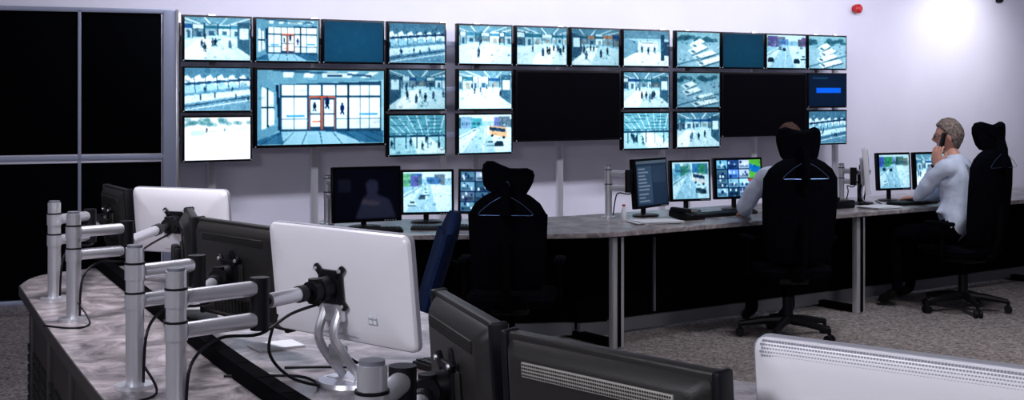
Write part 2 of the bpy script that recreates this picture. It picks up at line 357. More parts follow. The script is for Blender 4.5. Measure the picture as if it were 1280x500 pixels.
def multi(seed,W=90,H=60,col=False):
    c=Cv(W,H,seed,(.1,.14,.25)); r=c.r
    for a in range(4):
        for q in range(4):
            t=r.uniform(.3,1); hue=[(.75,.9,1),(.5,.6,.95),(.9,.9,1),(.6,.8,.9)][r.randint(4)]
            x,y=a*.25,q*.25
            c.rect(x+.01,y+.015,x+.24,y+.235,[t*v for v in hue]); c.rect(x+.02,y+.14,x+.22,y+.22,[t*.6*v for v in hue])
            for k in range(4): c.ell(x+r.uniform(.03,.2),y+r.uniform(.05,.2),.018,.04,(.1,.12,.3) if k%2 else (.9,.95,1.05))
    if col:
        c.rect(.74,.0,1,.5,(.45,.72,.2)); c.poly([(.74,.1),(1,.2),(1,.4),(.74,.3)],(.2,.45,.7)); c.rect(.70,.52,.99,.58,(.75,.3,.2)); c.rect(.76,.62,1,.8,(.3,.5,.5))
        c.clutter(50,0,1,.7)
    return c.out(1,.02,.4)

# ------------------------------------------------------------------ video wall
def rot_frame(c,xdir,tilt=0):
    yaw=math.atan2(xdir[1],xdir[0]); return Matrix.Translation(Vector(c))@Matrix.Rotation(yaw,4,'Z')@Matrix.Rotation(tilt,4,'X')
def wall_monitor(s0,w,ztop,h,img,on=True):
    b=B('wall_monitor'); c=O+D*(s0+w/2)+Vector((0,0,ztop-h/2)); b.M=rot_frame(c,D)
    b.box((0,.03,0),(w,.06,h),M_bezel,.006); bz=.018 if w<1 else .026
    b.box((0,.075,0),(w*.6,.04,h*.6),M_black,.01)
    b.box((0,.13,0),(.1,.1,.1),M_black,.005)
    if on: b.screen(w-2*bz,h-2*bz,img,-.002)
    else: b.box((0,-.001,0),(w-2*bz,.004,h-2*bz),M_off)
    for sx in (-1,1): b.box((sx*(w/2-.01),-.002,-h/2+.012),(.01,.004,.01),M_silver)
    b.finish()
cols=[0,.637,1.277,1.925, 2.663,3.312,3.958,4.606, 5.303,5.937,6.570,7.205]
zt=[2.274,1.838,1.412]; W1=.617; H1=.402
imgs={(0,0):concourse(1,n=8,g=1.12),(0,1):doors(2,88,56,1.0),(0,2):blank(3),(0,3):platform(4,g=1.0),(0,4):concourse(5,g=1.2,n=5),(0,5):concourse(6,n=10,g=1.05),
(0,6):concourse(7,n=12,g=.9,warm=True),(0,7):hall(8),(0,8):carpark(9,g=1.05),(0,9):blank(10,col=(.05,.24,.34)),(0,10):street(11,g=1.05),(0,11):carpark(12,g=1.1),
(1,0):platform(13,g=1.15),(1,3):concourse(14,n=12,g=.9),(1,4):concourse(15,n=6,g=1.3),(1,7):concourse(16,n=9,g=1.05),(1,8):carpark(17,g=.9),(1,11):bar(18),
(2,0):overexp(19),(2,3):roofgrid(20,g=.95),(2,4):street(21,bus=(.9,.62,.4),g=1.2,cars=4),(2,7):roofgrid(22,g=1.1),(2,8):concourse(23,n=7,g=.95),(2,11):platform(24,g=.95)}
for (rw,cl),im in imgs.items(): wall_monitor(cols[cl],W1 if cl%4 else W1,zt[rw],H1,im)
wall_monitor(.637,1.272,1.834,.715,doors(30))
wall_monitor(3.312,1.280,1.838,.715,None,False)
wall_monitor(5.937,1.255,1.838,.715,None,False)
b=B('video_wall_frame')
for s in (.0,.31,1.27,2.60,2.97,3.95,5.26,5.6,6.56,7.5,7.85):
    s=min(s,7.82); c=O+D*s-N*.19; b.M=rot_frame(c,D)
    b.box((0,0,1.15),(.07,.045,2.3),M_silver,.008); b.box((0,0,.012),(.2,.3,.024),M_silver,.005)
b.M=rot_frame(O-N*.155,D)
for z in (2.08,1.64,1.2): b.box((3.91,0,z),(7.84,.035,.05),M_alu,.004)
b.finish()
b=B('fire_alarm_sounder'); b.M=rot_frame(wallpt(8.33,2.626,0),D)
b.cyl((0,0,0),(0,-.035,0),.042,M_red); b.cyl((0,-.035,0),(0,-.085,0),.055,M_red,24); b.tube([(0,-.085,0),(0,-.11,0)],[.055,.03],M_red,24); b.finish()
b=B('motion_sensor'); b.M=rot_frame(wallpt(10.95,2.86,0),D); b.box((0,-.03,0),(.1,.06,.13),M_black,.02); b.ell((0,-.06,-.02),(.035,.03,.04),M_black); b.finish()

# ------------------------------------------------------------------ back control desk
DZ=.74
fd=Vector((.822,.569,0)).normalized(); fn=Vector((-fd.y,fd.x,0))
F1=Vector((.68,7.98,0)); F0=Vector((-1.25,7.75,0)); F2=F1+fd*6.2
def cat(P,sub=6):
    P=[Vector(p) for p in P]; P=[P[0]]+P+[P[-1]]; out=[]
    for i in range(1,len(P)-2):
        for k in range(sub):
            t=k/sub; a,b_,c,d=P[i-1],P[i],P[i+1],P[i+2]
            out.append(.5*((2*b_)+(c-a)*t+(2*a-5*b_+4*c-d)*t*t+(3*b_-a-3*c+d)*t**3))
    out.append(P[-2]); return out
front=[F0]+cat([(-.6,7.80,0),(.1,7.84,0),(.45,7.88,0),F1,F1+fd*.5,F1+fd*1.2],4)+[F2]
back=[F2+fn*.95]+[F1+fd*.4+fn*1.0,Vector((.1,8.85,0)),Vector((-1.3,8.72,0))]
b=B('control_desk'); b.prism([p+Vector((0,0,DZ-.032)) for p in front+back],(0,0,.032),M_lam,.004,1)
for p,q,off,z0,z1 in ((F0,F1,.45,.06,.70),(F1,F2,.45,.06,.70)):
    d=(q-p).normalized(); nn=Vector((-d.y,d.x,0)); 
    b.prism([p+nn*off+Vector((0,0,z0)),q+nn*off+Vector((0,0,z0)),q+nn*off+Vector((0,0,z1)),p+nn*off+Vector((0,0,z1))],nn*.03,M_blacksat)
    b.prism([p+nn*(off-.03)+Vector((0,0,.02)),q+nn*(off-.03)+Vector((0,0,.02)),q+nn*(off-.03)+Vector((0,0,.10)),p+nn*(off-.03)+Vector((0,0,.10))],nn*.03,M_skirt)
def leg(base,d,w=.09):
    b.M=rot_frame(base,d); b.box((0,.04,.355),(w,.05,.71),M_silver,.008); b.box((0,.012,.355),(w*.25,.01,.69),M_blacksat)
    b.box((0,.35,.66),(.05,.6,.07),M_blacksat,.005); b.box((0,.3,.025),(.07,.55,.05),M_blacksat,.01); b.box((0,.04,.72-.01),(w*1.2,.07,.02),M_black); b.M=Matrix.Identity(4)
leg(F1+fn*.03+fd*.02,fd); leg(F1+fd*2.30+fn*.03,fd); leg(F1+fd*4.7+fn*.03,fd); leg(F0+Vector((.1,.05,0)),(1,0))
b.M=rot_frame(F1+fd*.62+fn*.40,fd); b.box((0,0,.38),(.015,.015,.5),M_skirt)
b.M=Matrix.Identity(4); b.finish()

# ------------------------------------------------------------------ foreground desk
FZ=.75
b=B('control_desk')
rear=cat([(-2.18,5.67,0),(-1.66,4.6,0),(-1.13,3.55,0),(-.55,2.45,0),(-.15,1.85,0),(.35,1.5,0),(1.1,1.3,0),(2.6,1.15,0)],6)
oper=cat([(2.7,2.95,0),(1.6,3.3,0),(.727,3.75,0),(.15,4.25,0),(-.3,4.9,0),(-.68,5.65,0),(-1.0,6.3,0)],6)
cap_=cat([(-1.0,6.3,0),(-1.5,6.42,0),(-1.95,6.3,0),(-2.2,6.0,0),(-2.18,5.67,0)],5)[1:-1]
poly=rear+oper+cap_
poly=[Vector((p.x,p.y,FZ-.035)) for p in poly]
b.prism(poly,(0,0,.035),M_lam)
b.prism([Vector((p.x,p.y,FZ-.046)) for p in poly],(0,0,.011),M_desk_edge)
def strip(path,off,z0,z1,th,m,side=1):
    for i in range(len(path)-1):
        p,q=path[i],path[i+1]; d=(q-p)
        if d.length<1e-4: continue
        d.normalize(); nn=Vector((d.y,-d.x,0))*side
        b.prism([p-d*.004+nn*off+Vector((0,0,z0)),q+d*.004+nn*off+Vector((0,0,z0)),q+d*.004+nn*off+Vector((0,0,z1)),p-d*.004+nn*off+Vector((0,0,z1))],nn*th,m)
rim=cap_[2:]+rear
strip(rim,0,FZ-.046,FZ-.001,.004,M_desk_edge,1)
tr=cat([(-2.03,6.24,0),(-1.37,4.9,0),(-.72,3.6,0),(-.14,2.62,0),(.4,2.1,0),(1.2,1.85,0),(2.6,1.7,0)],6)
strip(tr,0,FZ-.002,FZ+.05,.05,M_blacksat,-1)
und=[Vector((p.x,p.y,0)) for p in rim]
strip(und,-.07,.03,FZ-.046,.03,M_side,1)
for i in range(4,len(und)-1,1):
    p,q=und[i],und[i+1]; d=(q-p).normalized(); nn=Vector((d.y,-d.x,0)); L_=(q-p).length
    b.M=rot_frame((p+q)/2,d)
    if i%3==0:
        b.box((0,.035,.36),(.018,.02,.66),M_desk_edge,.003)
    if L_>.12:
        for a in range(5):
            for k in range(9): b.box((-L_*.3+a*L_*.15,.036,.12+k*.045),(L_*.09,.012,.03),M_hole)
    b.M=Matrix.Identity(4)
strip(oper,.35,.05,FZ-.046,.03,M_blacksat,-1)
b.finish()

# ------------------------------------------------------------------ desk-mounted monitors
def flat_monitor(L,Rr,ztop,h,img=None,tilt=-R(4),deskz=DZ,stand=True,name='desk_monitor',shell=None):
    L=Vector((*L,0));Rr=Vector((*Rr,0)); w=(Rr-L).length; c=(L+Rr)/2+Vector((0,0,ztop-h/2))
    b=B(name); b.M=rot_frame(c,(Rr-L),tilt)
    b.box((0,.02,0),(w,.04,h),shell or M_bezel,.006); b.box((0,.05,0),(w*.6,.03,h*.6),shell or M_black,.012)
    b.box((0,-.0005,0),(w-.012,.002,h-.012),M_bezel)
    b.screen(w-.036,h-.036,img,-.003)
    for k in range(5): b.box((w*.25+k*.018,-.001,-h/2+.008),(.008,.004,.005),M_silver)
    b.M=rot_frame(Vector((c.x,c.y,0)),(Rr-L))
    if stand:
        b.cyl((0,.07,deskz+.01),(0,.07,c.z),.018,M_black); b.box((0,.06,c.z),(.09,.03,.09),M_black,.005)
        b.ell((0,.05,deskz+.008),(.11,.09,.012),M_black)
    return b.finish()
def arm(post,ztop,kn,hub,zh,deskz,r=.026,target=None,tiers=2,zs=None,name='monitor_arm'):
    b=B(name); x,y=post
    b.cyl((x,y,deskz),(x,y,ztop),r,M_silver,24); b.cyl((x,y,ztop),(x,y,ztop+.008),r*.85,M_skirt,24)
    b.cyl((x,y,deskz-.001),(x,y,deskz+.012),r*2.1,M_silver,28); b.tube([(x,y,deskz+.3*(ztop-deskz)),(x,y,ztop-.12)],r*.35,M_black)
    z1,z2=(ztop-.07,ztop-.155) if zs is None else zs
    for z in (z1,z2)[:tiers]:
        b.cyl((x,y,z-.022),(x,y,z+.022),r*1.12,M_silver,22); b.cyl((x,y,z+.022),(x,y,z+.028),r*1.14,M_black,22)
        p=Vector((x,y,z)); q=Vector((*kn,z)); d=(q-p).normalized()
        b.cyl(p+d*.025,q-d*.02,.0205,M_silver,18)
    b.cyl((*kn,z2-.028),(*kn,z1+.028),.026,M_black,20)
    p=Vector((*kn,zh)); q=Vector((*hub,zh)); d=(q-p).normalized()
    b.cyl(p,q,.012,M_black,12); L_=(q-p).length
    b.cyl(p+d*.035,p+d*(L_*.62),.0205,M_silver,18); b.cyl(p+d*(L_*.62),p+d*(L_*.72),.024,M_black,18)
    b.cyl(q-d*.045,q-d*.0,.03,M_black,18); b.cyl(q-d*.02+Vector((0,0,-.035)),q-d*.02+Vector((0,0,.035)),.02,M_black,16)
    if target is not None:
        b.M=target; b.box((0,.012,0),(.10,.012,.10),M_black,.004)
        for sx in (-1,1):
            for sz in (-1,1): b.box((sx*.045,.014,sz*.045),(.045,.014,.018),M_black,.004,Matrix.Rotation(-sx*sz*R(45),4,'Y')); b.cyl((sx*.052,.02,sz*.052),(sx*.052,.026,sz*.052),.006,M_silver,8)
        b.cyl((0,.0,0),(0,.06,0),.035,M_black,20)
    b.M=Matrix.Identity(4)
    b.stube([(x+.03,y-.02,deskz+.02),(x+.045,y-.03,z2-.08),((x+kn[0])/2,(y+kn[1])/2,z2-.035),(kn[0],kn[1],z2-.04),((hub[0]+kn[0])/2,(hub[1]+kn[1])/2,zh-.05),(hub[0],hub[1],zh-.04)],.0045,M_black)
    b.finish()
def back_frame(L,Rr,z,tilt):
    L=Vector((*L,0));Rr=Vector((*Rr,0)); c=(L+Rr)/2; c.z=z
    return rot_frame(c,-(Rr-L),tilt),(Rr-L).length
def white_monitor(L,Rr,ztop,h,tilt=-R(6),foot=True,vents=False,deskz=FZ):
    b=B('white_desk_monitor'); b.M,w=back_frame(L,Rr,ztop-h/2,tilt); M0=b.M.copy()
    prof=[(0,.004),(.004,0),(.02,0),(.028,.004),(.034,.015),(.041,.045),(.046,.09),(.048,.12)]
    rings=[[(x,y,z) for x,z in rrect(w-2*i_,h-2*i_,max(.022-i_*.1,.010))] for y,i_ in prof]
    b.loft(rings,M_white); b.loft([[(x,y,z) for x,z in rrect(w+.004,h+.004,.024)] for y in (.004,.019)],M_whiteedge)
    b.box((0,-.001,0),(w-.03,.004,h-.03),M_bezel)
    if not vents:
        px,pz=-w*.27,-h*.27
        b.box((px+.008,.0445,pz+.016),(.038,.003,.05),M_whiteedge,.001)
        for a in range(2):
            for k in range(3): b.box((px+a*.017,.0455,pz+k*.016),(.012,.004,.010),M_paper)
        b.box((0,.0475,-h*.42),(.16,.002,.002),M_whiteedge)
    else:
        for rr_ in range(5):
            for k in range(110):
                x=-w/2+.02+k*(w-.04)/109; z=h/2-.004-rr_*.0056; y=(.0278,.0300,.0322,.0335,.0345)[rr_]
                b.box((x+(rr_%2)*.003,y,z),(.0032,.004,.0032),M_whiteedge)
    if foot:
        b.M=rot_frame(Vector((M0.translation.x,M0.translation.y,0)),M0.to_3x3()@Vector((1,0,0)))
        zt_=ztop-h*.80
        for sx in (-.03,.03):
            b.stube([(sx,.05,zt_+.03),(sx*1.1,.075,zt_-.04),(sx*1.4,.045,(zt_+deskz)/2),(sx*1.2,-.02,deskz+.02)],.013,M_silver,10)
        b.box((0,.052,zt_+.02),(.10,.02,.05),M_silver,.006)
        b.box((0,.03,deskz+.09),(.07,.02,.06),M_silver,.006)
        b.tube([(0,-.02,deskz),(0,-.02,deskz+.012)],[.10,.095],M_silver,32); b.box((0,-.07,deskz+.008),(.16,.16,.014),M_silver,.006)
    b.M=Matrix.Identity(4); ob=b.finish(); return M0@Matrix.Translation((0,.045,0)),ob
def dark_monitor(L,Rr,ztop,h,tilt=-R(4),stand=False,strip_vent=True,deskz=FZ):
    b=B('charcoal_desk_monitor'); b.M,w=back_frame(L,Rr,ztop-h/2,tilt); M0=b.M.copy()
    b.box((0,.014,0),(w,.028,h),M_dgrey,.006,seg=3)
    rings=[[(x,y,z+dz) for x,z in rrect(w-2*i_,h-2*i_*.8,.02)] for y,i_,dz in ((.026,.012,0),(.034,.016,0),(.050,.035,0),(.055,.045,0))]
    b.loft(rings,M_dgrey)
    for sx in (-1,1): b.box((sx*(w/2-.006),.016,0),(.018,.04,h+.006),M_black,.006)
    b.box((0,-.001,0),(w-.03,.004,h-.03),M_bezel)
    zc=h/2-.055
    b.box((-.0,.056,zc),(w*.70,.005,.028),M_vent if strip_vent else M_dgrey,.002)
    for rr_ in range(4):
        for k in range(66): b.box((-w*.34+k*w*.68/65,.0582,zc-.0095+rr_*.0064),(.0028,.003,.0030),M_hole)
    for k in range(14): b.box((-w*.28+k*w*.04,.056,-h*.34),(.007,.004,.05),M_hole)
    b.cyl((0,.055,h*.05+.045),(0,.058,h*.05+.045),.018,M_black,20)
    b.box((0,.06,-.02),(.14,.012,.12),M_dgrey,.006)
    if stand:
        b.M=rot_frame(Vector((M0.translation.x,M0.translation.y,0)),M0.to_3x3()@Vector((1,0,0)))
        b.box((0,.085,(deskz+ztop-h/2)/2),(.07,.03,ztop-h/2-deskz+.06),M_black,.008); b.box((0,.03,deskz+.01),(.24,.2,.02),M_black,.008); b.box((0,.075,ztop-h/2-.02),(.09,.03,.08),M_black,.005)
    b.M=Matrix.Identity(4); b.finish(); return M0@Matrix.Translation((0,.055,0))
def hubpt(T): 
    p=T@Vector((0,.055,0)); return (p.x,p.y),p.z
T=white_monitor((-.716,3.95),(-.257,3.545),1.212,.33)[0]; h_,z_=hubpt(T); arm((-.858,3.27),1.147,(-.68,3.45),h_,z_,FZ,target=T)
T=dark_monitor((-1.10,4.6),(-.72,4.20),1.16,.34,strip_vent=False); h_,z_=hubpt(T); arm((-1.09,3.70),1.155,(-.95,3.86),h_,z_,FZ,target=T)
T=white_monitor((-1.693,5.80),(-1.225,5.60),1.182,.29,foot=False)[0]; h_,z_=hubpt(T); arm((-1.644,4.80),1.15,(-1.49,4.95),h_,z_,FZ,target=T)
T=dark_monitor((-1.98,6.33),(-1.76,5.96),1.155,.31,strip_vent=False); h_,z_=hubpt(T); arm((-1.888,5.28),1.15,(-1.80,5.46),h_,z_,FZ,target=T)
T=dark_monitor((-.144,2.96),(0,2.517),1.15,.33,strip_vent=False); h_,z_=hubpt(T); arm((-.235,2.15),1.145,(-.20,2.34),h_,z_,FZ,target=T)
dark_monitor((.012,2.44),(.362,2.07),1.155,.34,stand=True)
white_monitor((.428,2.165),(.901,1.796),1.20,.36,vents=True)
dark_monitor((-1.24,5.02),(-1.12,4.62),1.155,.30,stand=True,strip_vent=False)

b=B('cable_bundle')
for k,(p) in enumerate([(-.66,3.60),(-.50,3.72)]):
    x,y=p; b.stube([(x,y,.98),(x-.02,y-.02,.88),(x+.03+.04*k,y+.02,.80),(x+.10,y+.10,.757),(x+.02,y+.22,.757),(x-.2,y+.22,.757)],.0045,M_black)
b.stube([(-.83,3.25,.8),(-.80,3.1,.757),(-.9,3.0,.757),(-1.0,3.15,.757)],.004,M_black)
b.stube([(-1.06,3.68,.82),(-1.0,3.6,.757),(-1.05,3.45,.757),(-.95,3.35,.757)],.004,M_black)
b.stube([(-1.62,4.78,.82),(-1.55,4.7,.757),(-1.58,4.6,.757),(-1.7,4.65,.757)],.004,M_black)
b.finish()
def keyboard(c,d,z,m=M_key,name='keyboard'):
    b=B(name); b.M=rot_frame((c[0],c[1],z),d); b.box((0,0,.01),(.44,.15,.02),M_black,.005)
    for r_ in range(5):
        for k in range(18): b.box((-.2+k*.0235,-.055+r_*.027,.022),(.019,.021,.008),m)
    b.M=Matrix.Identity(4); b.finish()
def mouse(c,d,z):
    b=B('computer_mouse'); b.M=rot_frame((c[0],c[1],z),d); b.ell((0,0,.012),(.03,.052,.022),M_black); b.box((0,.03,.03),(.006,.016,.01),M_vent,.002); b.M=Matrix.Identity(4); b.finish()
def paper(c,d,z,w=.21,h=.297,n=4,name='paper_stack'):
    b=B(name); 
    for k in range(n):
        b.M=rot_frame((c[0]+random.uniform(-.02,.02),c[1]+random.uniform(-.02,.02),z+.0035*k),(d[0],d[1]+random.uniform(-.15,.15))); b.box((0,0,.002),(w,h,.0032),M_paper)
    b.M=Matrix.Identity(4); b.finish()
keyboard((-.8,4.95),(.45,-.9),FZ)
keyboard((-.12,3.85),(.6,-.8),FZ)
paper((-.78,4.32),(.5,-.8),FZ,.12,.16,2)

# ------------------------------------------------------------------ back desk stations
flat_monitor((-1.135,8.08),(-.715,8.28),1.135,.355,darkdesk(40))
flat_monitor((-.735,8.45),(-.385,8.52),1.098,.30,street(41,64,44,g=1.1,cars=3))
flat_monitor((-.36,8.52),(.06,8.45),1.10,.30,multi(42))
arm((-1.21,8.40),1.06,(-1.14,8.28),(-.93,8.27),.96,DZ,r=.024,zs=(1.02,.93))
keyboard((-.42,8.12),(1,.03),DZ); keyboard((-.90,7.96),(1,.15),DZ); mouse((-.08,8.08),(1,0),DZ)
flat_monitor((.845,8.78),(1.11,9.12),1.15,.345,desktop(43))
flat_monitor((1.14,9.22),(1.45,9.34),1.12,.30,street(44,64,44,bus=(.85,.8,.8),g=.95,cars=3))
flat_monitor((1.48,9.36),(1.86,9.50),1.13,.305,multi(45,col=True))
arm((.667,8.85),1.10,(.80,8.78),(.93,8.97),.98,DZ,r=.024,zs=(1.05,.95))
keyboard((1.42,9.00),(.8,.55),DZ); mouse((1.72,9.18),(.8,.55),DZ)
paper((.95,8.52),(.8,.3),DZ,.3,.21,5)
b=B('desk_phone'); b.M=rot_frame((1.2,8.78,DZ),(.8,.5)); b.box((0,0,.025),(.17,.2,.05),M_black,.012,Matrix.Rotation(R(8),4,'X')); b.box((-.055,0,.065),(.045,.19,.03),M_black,.012)
for i in range(4):
    for j in range(3): b.box((.0+j*.022,-.05+i*.024,.056),(.014,.014,.008),M_vent)
b.M=Matrix.Identity(4); b.finish()
b=B('water_bottle'); b.M=Matrix.Translation((.76,8.70,DZ)); b.tube([(0,0,0),(0,0,.01),(0,0,.06),(0,0,.08),(0,0,.095)],[.018,.02,.02,.01,.01],M_paper,16); b.cyl((0,0,.095),(0,0,.107),.011,M_red,12); b.finish()
flat_monitor((2.735,9.80),(2.83,10.16),1.17,.345,concourse(46,64,44,n=3),shell=M_white)
flat_monitor((2.90,10.15),(3.20,10.27),1.13,.30,street(47,64,44,g=.95,cars=3))
flat_monitor((3.23,10.27),(3.60,10.44),1.13,.30,concourse(48,64,44))
arm((2.56,9.95),1.05,(2.64,9.90),(2.77,9.98),.99,DZ,r=.022,zs=(1.0,.92))
keyboard((3.12,9.97),(.8,.55),DZ); paper((2.76,9.65),(.8,.5),DZ,.28,.20,4); mouse((3.42,10.15),(.8,.55),DZ)
b=B('desk_phone'); b.M=rot_frame((2.44,9.66,DZ),(.8,.5)); b.box((0,0,.03),(.2,.22,.06),M_black,.012); b.box((-.07,0,.075),(.045,.2,.03),M_black,.012); b.box((.0,.09,.15),(.16,.03,.22),M_black,.01)
for i in range(4):
    for j in range(3): b.box((.02+j*.022,-.05+i*.024,.062),(.014,.014,.006),M_vent)
b.M=Matrix.Identity(4); b.finish()
b=B('cable_bundle')
for k in range(3): b.stube([(2.80,10.0,1.0),(2.74-.03*k,9.92,.85),(2.72,9.85-.03*k,.75),(2.85,9.9,.745),(2.9,10.1+.05*k,.745)],.006,M_paper if k==1 else M_black)
b.finish()

# ------------------------------------------------------------------ chairs
def ring(w,t,y,z,n=20,curve=0):
    o=[]
    for k in range(n):
        a=2*math.pi*k/n; ca,sa=math.cos(a),math.sin(a)
        x=w/2*math.copysign(abs(ca)**.7,ca); yy=t/2*math.copysign(abs(sa)**.7,sa)
        o.append((x,y+yy+curve*(2*x/w)**2 if w else y,z))
    return o
def office_chair(pos,f,headrest=True,fab=M_fabric,seatz=.49,top=1.08,hz=1.15,hscale=1,htilt=0,hyaw=0,hanger=False,name='office_chair',bw=.46,rec=0,hv=1):
    b=B(name); yaw=math.atan2(-f[0],f[1]); b.M=Matrix.Translation((*pos,0))@Matrix.Rotation(yaw,4,'Z'); M0=b.M.copy()
    for k in range(5):
        a=R(72*k+20); d=Vector((math.cos(a),math.sin(a),0)); e=d*.31
        b.tube([Vector((0,0,.12)),d*.15+Vector((0,0,.11)),e+Vector((0,0,.085))],[.032,.026,.018],M_black,10)
        b.cyl(e+Vector((0,0,.05)),e+Vector((0,0,.09)),.012,M_black)
        sdir=Vector((-d.y,d.x,0))
        for q in (-1,1): b.cyl(e+sdir*q*.008+Vector((0,0,.028)),e+sdir*q*.028+Vector((0,0,.028)),.028,M_black,16)
    b.cyl((0,0,.1),(0,0,.27),.034,M_black); b.cyl((0,0,.25),(0,0,seatz-.09),.018,M_blacksat); b.box((0,0,seatz-.10),(.2,.26,.05),M_black,.01)
    rings=[]
    for z,w,dd in ((seatz-.08,.40,.40),(seatz-.065,.48,.48),(seatz-.03,.50,.50),(seatz-.005,.47,.47),(seatz,.38,.38)): rings.append([(x,y+.03,z) for x,y in rrect(w,dd,.1,5)])
    b.loft(rings,fab)
    b.tube([(0,-.12,seatz-.09),(0,-.26,seatz-.07),(0,-.31,seatz+.08),(0,-.315-rec*.5,seatz+.3)],.024,M_blacksat,10)
    t_=top-seatz
    lv=[(0,.34,.04,-.225),(.03,.41,.07,-.225),(.14,bw-.03,.08,-.235),(.28,bw-.01,.08,-.25),(.42,bw,.075,-.262),(t_-.13,bw-.01,.07,-.27),(t_-.07,bw-.08,.065,-.275),(t_-.03,bw-.18,.055,-.278),(t_,bw-.30,.03,-.28)]
    b.loft([ring(w,t,y-rec*z/t_,seatz+.03+z,curve=.03) for z,w,t,y in lv],fab)
    for sx in (-1,1):
        b.tube([(sx*.22,0,seatz-.08),(sx*.27,-.02,seatz-.06),(sx*.27,-.03,seatz+.16)],.016,M_blacksat,8); b.box((sx*.27,.0,seatz+.17),(.06,.24,.03),M_fabric,.012)
    if headrest:
        b.tube([(0,-.30,top-.2),(0,-.31,top+.0),(0,-.29,hz)],.016,M_blacksat,8); b.tube([(0,-.30,top-.1),(0,-.3,top+.03),(0,-.285,hz-.04)],[.08,.075,.07],fab,12,flat=.5)
        out=[(-.145,.02),(-.145,.070),(-.130,.100),(-.095,.112),(-.05,.098),(0,.086),(.05,.098),(.095,.112),(.130,.100),(.145,.070),(.145,.02),(.135,-.03),(.122,-.075),(.10,-.108),(.05,-.12),(-.05,-.12),(-.10,-.108),(-.122,-.075),(-.135,-.03)]
        b.M=M0@Matrix.Translation((0,-.255,hz))@Matrix.Rotation(hyaw,4,'Z')@Matrix.Rotation(htilt,4,'Y')
        lay=[]
        for yy,sc in ((-.045,.80),(-.035,.93),(-.01,1.0),(.015,1.0),(.03,.93),(.036,.8)):
            lay.append([(x*sc*hscale,yy+ (x/.145)**2*.05,z*sc*hscale*hv) for x,z in out])
        b.loft(lay,fab); b.M=M0
    if hanger:
        z=top-.03; y=-.345
        b.stube([(0,y,z+.10),(.012,y,z+.115),(.02,y,z+.09),(0,y,z+.06),(-.005,y,z+.045)],.0015,M_wire,6)
        for sx in (-1,1): b.stube([(0,y,z+.045),(sx*.08,y,z-.0),(sx*.145,y,z-.055),(sx*.14,y,z-.068)],.0016,M_wire,6)
        b.tube([(-.14,y,z-.068),(.14,y,z-.068)],.0014,M_wire,6); b.tube([(0,y+.05,z+.1),(0,y,z+.1)],.002,M_wire,6)
    b.M=Matrix.Identity(4); return b.finish()
office_chair((.0,7.25),(.1,.99),hz=1.13,top=1.04,hscale=1.0,htilt=R(12),hyaw=R(8),hanger=True,bw=.44,hv=.74)
office_chair((-.64,6.15),(-.96,-.12),headrest=False,fab=M_navy,top=1.00,bw=.42,rec=.10)
C1=((1.81,8.40),(-.12,.99)); office_chair(*C1,hz=1.275,top=1.16,hanger=True,bw=.50)
C2=((3.32,9.42),(-.55,.83)); office_chair(*C2,hz=1.295,top=1.17,hanger=True,hyaw=R(-14),bw=.48,hscale=.92)

